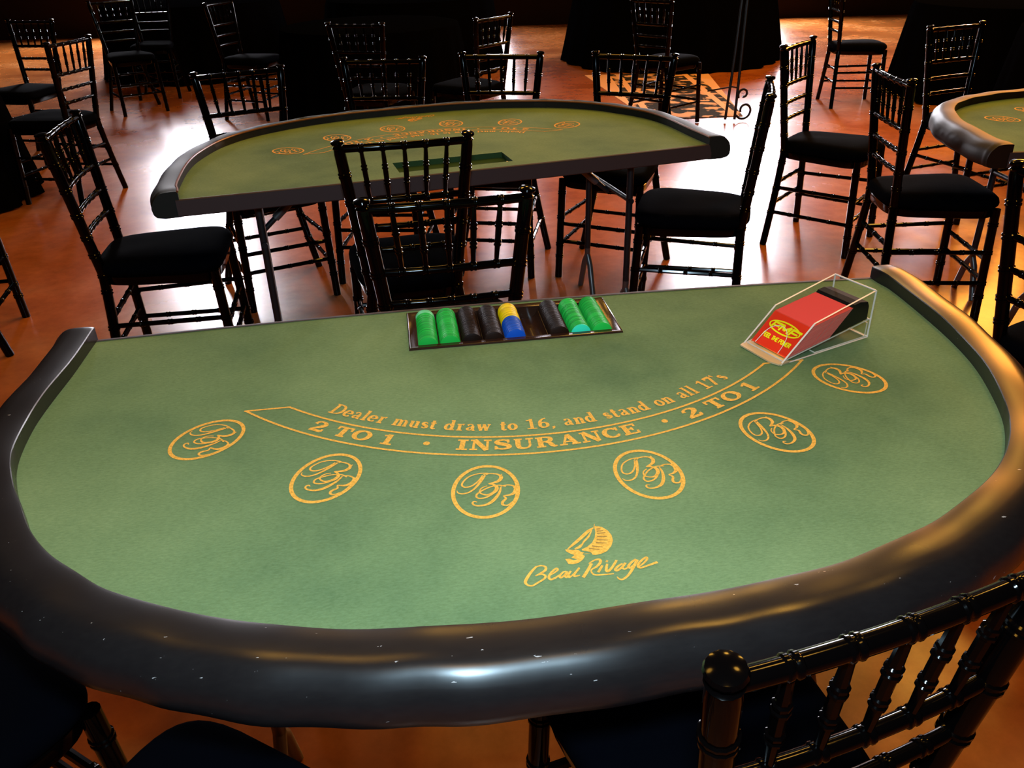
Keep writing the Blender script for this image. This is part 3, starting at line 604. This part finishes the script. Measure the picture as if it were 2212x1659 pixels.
def make_chair():
    root = empty('chiavari_chair'); r = .0164
    for s in (-1, 1):
        zs = [0, .08, .16, .24, .32, .40, .45, .52, .60, .68, .76, .84, .884]
        path = [(s * bw(z), by(z), z) for z in zs]
        L = .886 * 1.012
        pts, rad = ringed(path, r, [.16, .275, .40, .455, .53, Z4 + .006, Z3 + .008, Z2 + .009, .835])
        for z, rr in ((.8985, .0150), (.902, .0175), (.9035, .0150), (.9075, .0120), (.9095, .0125), (.9120, .0175), (.9160, .0190), (.9200, .0172), (.9225, .010), (.9230, .001)):
            pts.append(Vector((s * bw(z), by(z), z))); rad.append(rr)
        mb = MB(); mb.tube(pts, rad, 14); mb.build('back_post', M['lacquer'], root)
        path = [(s * (.186 - .011 * z / .45), .20 - .02 * z / .45, z) for z in (0, .15, .30, .45)]
        pts, rad = ringed(path, r, [.10, .155, .28, .39]); mb = MB(); mb.tube(pts, rad, 14); mb.build('front_leg', M['lacquer'], root)
    def rail(z, rr, name, bow=.008, ringn=5, front=False):
        w = bw(z); path = [(-w + 2 * w * t, by(z) - bow * (1 - (2 * t - 1) ** 2), z) for t in [i / 12 for i in range(13)]]
        L = 2 * w; pts, rad = ringed(path, rr, [L * (i + 1) / (ringn + 1) for i in range(ringn)], rk=.0018); mb = MB(); mb.tube(pts, rad, 10); return mb.build(name, M['lacquer'], root)
    rail(ZT, .0108, 'crest_rail'); rail(Z2, .0095, 'back_rail'); rail(Z3, .0088, 'back_rail'); rail(Z4, .0088, 'back_rail')
    for i in range(5):
        t = (i + 1) / 6; k = 2 * t - 1
        a = Vector((k * bw(ZT), by(ZT) - .008 * (1 - k * k), ZT - .005)); b = Vector((k * bw(Z2), by(Z2) - .008 * (1 - k * k), Z2 + .004))
        pts, rad = ringed([a, a.lerp(b, .25), a.lerp(b, .5), a.lerp(b, .75), b], .0074, [.052, .098], rk=.0022, taper=lambda t: .72 + .5 * math.sin(PI * t) ** 1.2 * .56); mb = MB(); mb.tube(pts, rad, 8); mb.build('spindle', M['lacquer'], root)
    def rung(a, b, rr=.0088, nr=3, name='stretcher'):
        a = Vector(a); b = Vector(b); L = (b - a).length; pts, rad = ringed([a, a.lerp(b, .5), b], rr, [L * (i + 1) / (nr + 1) for i in range(nr)], rk=.0018); mb = MB(); mb.tube(pts, rad, 8); mb.build(name, M['lacquer'], root)
    FL = lambda s, z: (s * (.186 - .011 * z / .45), .20 - .02 * z / .45, z)
    BL = lambda s, z: (s * bw(z), by(z), z)
    for s in (-1, 1):
        rung(BL(s, .275), FL(s, .28)); rung(BL(s, .16), FL(s, .155))
    rung(FL(-1, .25), FL(1, .25)); rung(FL(-1, .17), FL(1, .17)); rung(BL(-1, .30), BL(1, .30)); rung(BL(-1, .20), BL(1, .20))
    # seat frame and cushion
    def outline(grow, n=44):
        P = []
        for i in range(n):
            a = 2 * PI * i / n; c, s = math.cos(a), math.sin(a); e = .42
            x = math.copysign(abs(c) ** e, c); y = math.copysign(abs(s) ** e, s)
            hy = .200 + grow; hx = (.172 + .022 * y) + grow + .006 * (1 - abs(x)); P.append((x * hx, y * hy + .0))
        return P
    def lofted(levels, name, m):
        mb = MB(); V = []; n = 44
        for g_, z in levels: V += [(x, y, z) for x, y in outline(g_)]
        F = [(i * n + k, i * n + (k + 1) % n, (i + 1) * n + (k + 1) % n, (i + 1) * n + k) for i in range(len(levels) - 1) for k in range(n)]
        F += [tuple(range(n))[::-1], tuple((len(levels) - 1) * n + k for k in range(n))]
        mb.add(V, F); return mb.build(name, m, root)
    lofted([(-.010, .412), (-.004, .414), (-.002, .420), (-.002, .442), (-.006, .446)], 'seat_frame', M['lacquer'])
    # cushion: domed top
    mb = MB(); n = 44; V = []; lev = [(-.012, .4465), (.002, .450), (.009, .459), (.010, .470), (.006, .482), (-.004, .491)]
    for g_, z in lev: V += [(x, y, z) for x, y in outline(g_)]
    base = outline(-.004)
    for sc_, z in ((.90, .4965), (.75, .5005), (.5, .503), (.25, .504)): V += [(x * sc_, y * sc_, z + .003 * math.sin(9 * x + 4 * y)) for x, y in base]
    L_ = len(lev) + 4
    F = [(i * n + k, i * n + (k + 1) % n, (i + 1) * n + (k + 1) % n, (i + 1) * n + k) for i in range(L_ - 1) for k in range(n)] + [tuple(range(n))[::-1], tuple((L_ - 1) * n + k for k in range(n))]
    mb.add(V, F); mb.build('seat_cushion', M['cushion'], root)
    return root
proto = make_chair()
CH = [
 (-.171, 2.006, .167, 'black bamboo-style chair nearest behind the chip tray, its ladder back towards the viewer'),
 (-.327, 2.576, .193, 'black chair whose spindle back overlaps the felt of the middle table'),
 (-1.184, 2.742, -1.41, 'black chair at left facing right, its long seat left of the steel table legs'),
 (.706, 3.05, 1.30, 'black chair in profile facing left, just right of the middle table end'),
 (1.558, 3.976, -2.247, 'tall black chair standing on the white floor glare, open ladder back at its left'),
 (1.664, 3.186, -1.63, 'black chair pushed against the left end of the right-hand table'),
 (-1.025, 3.531, 3.61, 'black chair behind the left curve of the middle table, turned towards it'),
 (-.562, 3.749, 3.046, 'second black chair from the left along the far rail of the middle table'),
 (-.046, 3.80, 2.97, 'third black chair from the left along the far rail of the middle table'),
 (.483, 3.678, 2.696, 'rightmost black chair along the far rail of the middle table, patterned rug behind it'),
 (1.47, 1.83, -1.2, 'black chair cut by the right photo edge, only one back post showing'),
 (2.44, 4.40, 3.52, 'black chair behind the far rail of the right-hand table, left one of two'),
 (3.08, 4.15, 3.35, 'black chair behind the far rail of the right-hand table at the photo edge'),
 (2.95, 7.35, -1.65, 'distant black chair beside the draped table at top right'),
 (-2.69, 5.14, 1.363, 'black chair at top left with orange glints on its back rungs, turned away'),
 (-3.40, 8.70, 3.3, 'far black chair at top left, rearmost of the pair standing close together'),
 (-3.35, 7.95, 3.75, 'distant black chair at top left, nearer one of the pair standing close together'),
 (-3.40, 6.20, 2.9, 'black chair at the far left edge beyond the draped table'),
 (-2.15, 7.55, -1.9, 'black chair left of the draped table behind the middle blackjack table'),
 (-.844, 5.768, -.281, 'black chair seen from behind in the dark, orange glints above the second far-rail chair'),
 (-.23, 5.886, .91, 'dark chair half hidden behind the third far-rail chair'),
 (1.263, 6.761, -.823, 'black chair standing on the patterned rug'),
 (-2.22, 3.05, .24, 'black chair cut by the left photo edge, only two legs showing'),
 (.256, .731, .345, 'black chair in the right foreground, its round finial overlapping the padded rail'),
 (-.87, .76, -.535, 'chair in the bottom left corner showing only its dark seat cushion'),
 (-.405, .535, -.51, 'chair at the bottom left showing only a sliver of its cushion under the rail'),
]
for i, (x, y, a, lb) in enumerate(CH):
    o = proto if i == 0 else copy_tree(proto)
    o.location = (x, y, .0065 if i == 21 else 0); o.rotation_euler = (0, 0, a)
    tag(o, lb, 'chair', 'black chiavari chairs around the tables')

# ------------------------------------------------------------ draped tables far back
def draped(x, y, r, label, h=.76):
    mb = MB(); N = 120; V = []
    lev = [(0, h), (.5, h), (.93, h), (1.0, h - .008), (1.02, h - .06), (1.05, .5), (1.09, .2), (1.12, .012)]
    for j, (k, z) in enumerate(lev[1:]):
        fold = max(0, (h - z) / h) * .035
        for i in range(N):
            a = 2 * PI * i / N; rr = r * k + fold * math.sin(a * 22 + x) + fold * .5 * math.sin(a * 9 + y); V.append((rr * math.cos(a), rr * math.sin(a), z))
    F = [(i * N + k, i * N + (k + 1) % N, (i + 1) * N + (k + 1) % N, (i + 1) * N + k) for i in range(len(lev) - 2) for k in range(N)] + [tuple(range(N))]
    mb.add(V, F); o = mb.build('tablecloth', M['cloth']); o.location = (x, y, 0)
    tag(o, label, 'tablecloth', 'black floor-length tablecloths')
    t = empty('banquet_table', (x, y, 0)); tag(t, 'round banquet table hidden under the ' + label, 'table', 'round tables under black cloths')
    mb = MB(); mb.tube([(0, 0, h - .04), (0, 0, h - .006)], r * .92, 48); mb.build('tabletop', M['board'], t)
    for s in (0, 1, 2, 3):
        a = s * PI / 2 + .7; mb = MB(); mb.tube([(r * .6 * math.cos(a), r * .6 * math.sin(a), 0), (r * .55 * math.cos(a), r * .55 * math.sin(a), h - .05)], .015); mb.build('leg', M['darksteel'], t)
draped(-3.95, 4.95, .90, 'black draped cloth at the left edge of the room')
draped(-1.05, 7.15, .70, 'black draped cloth behind the middle blackjack table')
draped(-3.5, 10.3, .95, 'black draped cloth in the far left background')
draped(-1.0, 10.0, .9, 'black draped cloth in the far centre background')
draped(1.95, 10.3, 1.1, 'black draped cloth beyond the patterned rug')
draped(4.3, 7.6, .75, 'black draped cloth in the top right background')
draped(4.1, 5.6, .72, 'black draped cloth behind the right-hand blackjack table')

# ------------------------------------------------------------ rug and wrought iron stand
RG = [(.86, 9.2), (1.17, 6.9), (1.95, 6.95), (2.15, 9.2)]
import itertools
mb = MB(); mb.prism(RG[::-1], .0, .006); rug = mb.build('rug', M['rug'], smooth=False); tag(rug, 'beige and dark patterned rug with double border on the bright floor', 'rug')
rm = M['rug']; tc = nd(rm, 'ShaderNodeTexCoord'); sp = nd(rm, 'ShaderNodeSeparateXYZ'); mp = nd(rm, 'ShaderNodeMapping'); mp.inputs['Location'].default_value = (-1.55, -8.0, 0)
lk(rm, tc.outputs['Object'], mp.inputs[0]); lk(rm, mp.outputs[0], sp.inputs[0])
vo = nd(rm, 'ShaderNodeTexVoronoi', Scale=5.5); vo.feature = 'SMOOTH_F1'; nz = nd(rm, 'ShaderNodeTexNoise', Scale=9, Detail=3); lk(rm, tc.outputs['Object'], vo.inputs['Vector']); lk(rm, tc.outputs['Object'], nz.inputs['Vector'])
ad = nd(rm, 'ShaderNodeMath', operation='MULTIPLY'); lk(rm, vo.outputs['Distance'], ad.inputs[0]); lk(rm, nz.outputs[0], ad.inputs[1])
field = ramp(rm, ad.outputs[0], [(.12, (.75, .42, .25)), (.17, (.02, .018, .016)), (.30, (.03, .025, .02)), (.33, (.70, .40, .22))])
ax = nd(rm, 'ShaderNodeMath', operation='ABSOLUTE'); lk(rm, sp.outputs['X'], ax.inputs[0])
bx_ = ramp(rm, ax.outputs[0], [(.30, (0, 0, 0)), (.31, (1, 1, 1)), (.37, (0, 0, 0)), (.43, (1, 1, 1))]); bx_.color_ramp.interpolation = 'CONSTANT'
lk(rm, mixcol(rm, bx_.outputs[0], field.outputs[0], (.82, .48, .30)), BS(rm).inputs['Base Color'])
st = empty('iron_stand', (1.83, 6.75, 0), .2); tag(st, 'black wrought iron stand with scrolled foot at the edge of the rug', 'stand')
mb = MB()
mb.tube([(0, 0, .02), (.02, .03, .5), (.06, .1, 1.35)], .011, 8); mb.build('upright', M['iron'], st)
mb = MB(); mb.tube([(-.07, .02, .02), (-.03, .04, .5), (.03, .1, 1.35)], .011, 8); mb.build('upright', M['iron'], st)
def scroll(cx, cz, r0, r1, a0, a1, y=0):
    n = 36; return [(cx + (r0 + (r1 - r0) * i / n) * math.cos(a0 + (a1 - a0) * i / n), y, cz + (r0 + (r1 - r0) * i / n) * math.sin(a0 + (a1 - a0) * i / n)) for i in range(n + 1)]
mb = MB(); mb.tube(scroll(.075, .085, .072, .03, PI * 1.15, PI * 3.1), .009, 8); mb.build('scroll_foot', M['iron'], st)
mb = MB(); mb.tube(scroll(.055, .21, .045, .02, PI * 1.2, -PI * .6, 0), .009, 8); mb.build('scroll', M['iron'], st)
mb = MB(); mb.tube([(-.25, 0, .25), (-.05, 0, .27), (0, 0, .26)], .006, 8); mb.build('cross_bar', M['iron'], st)
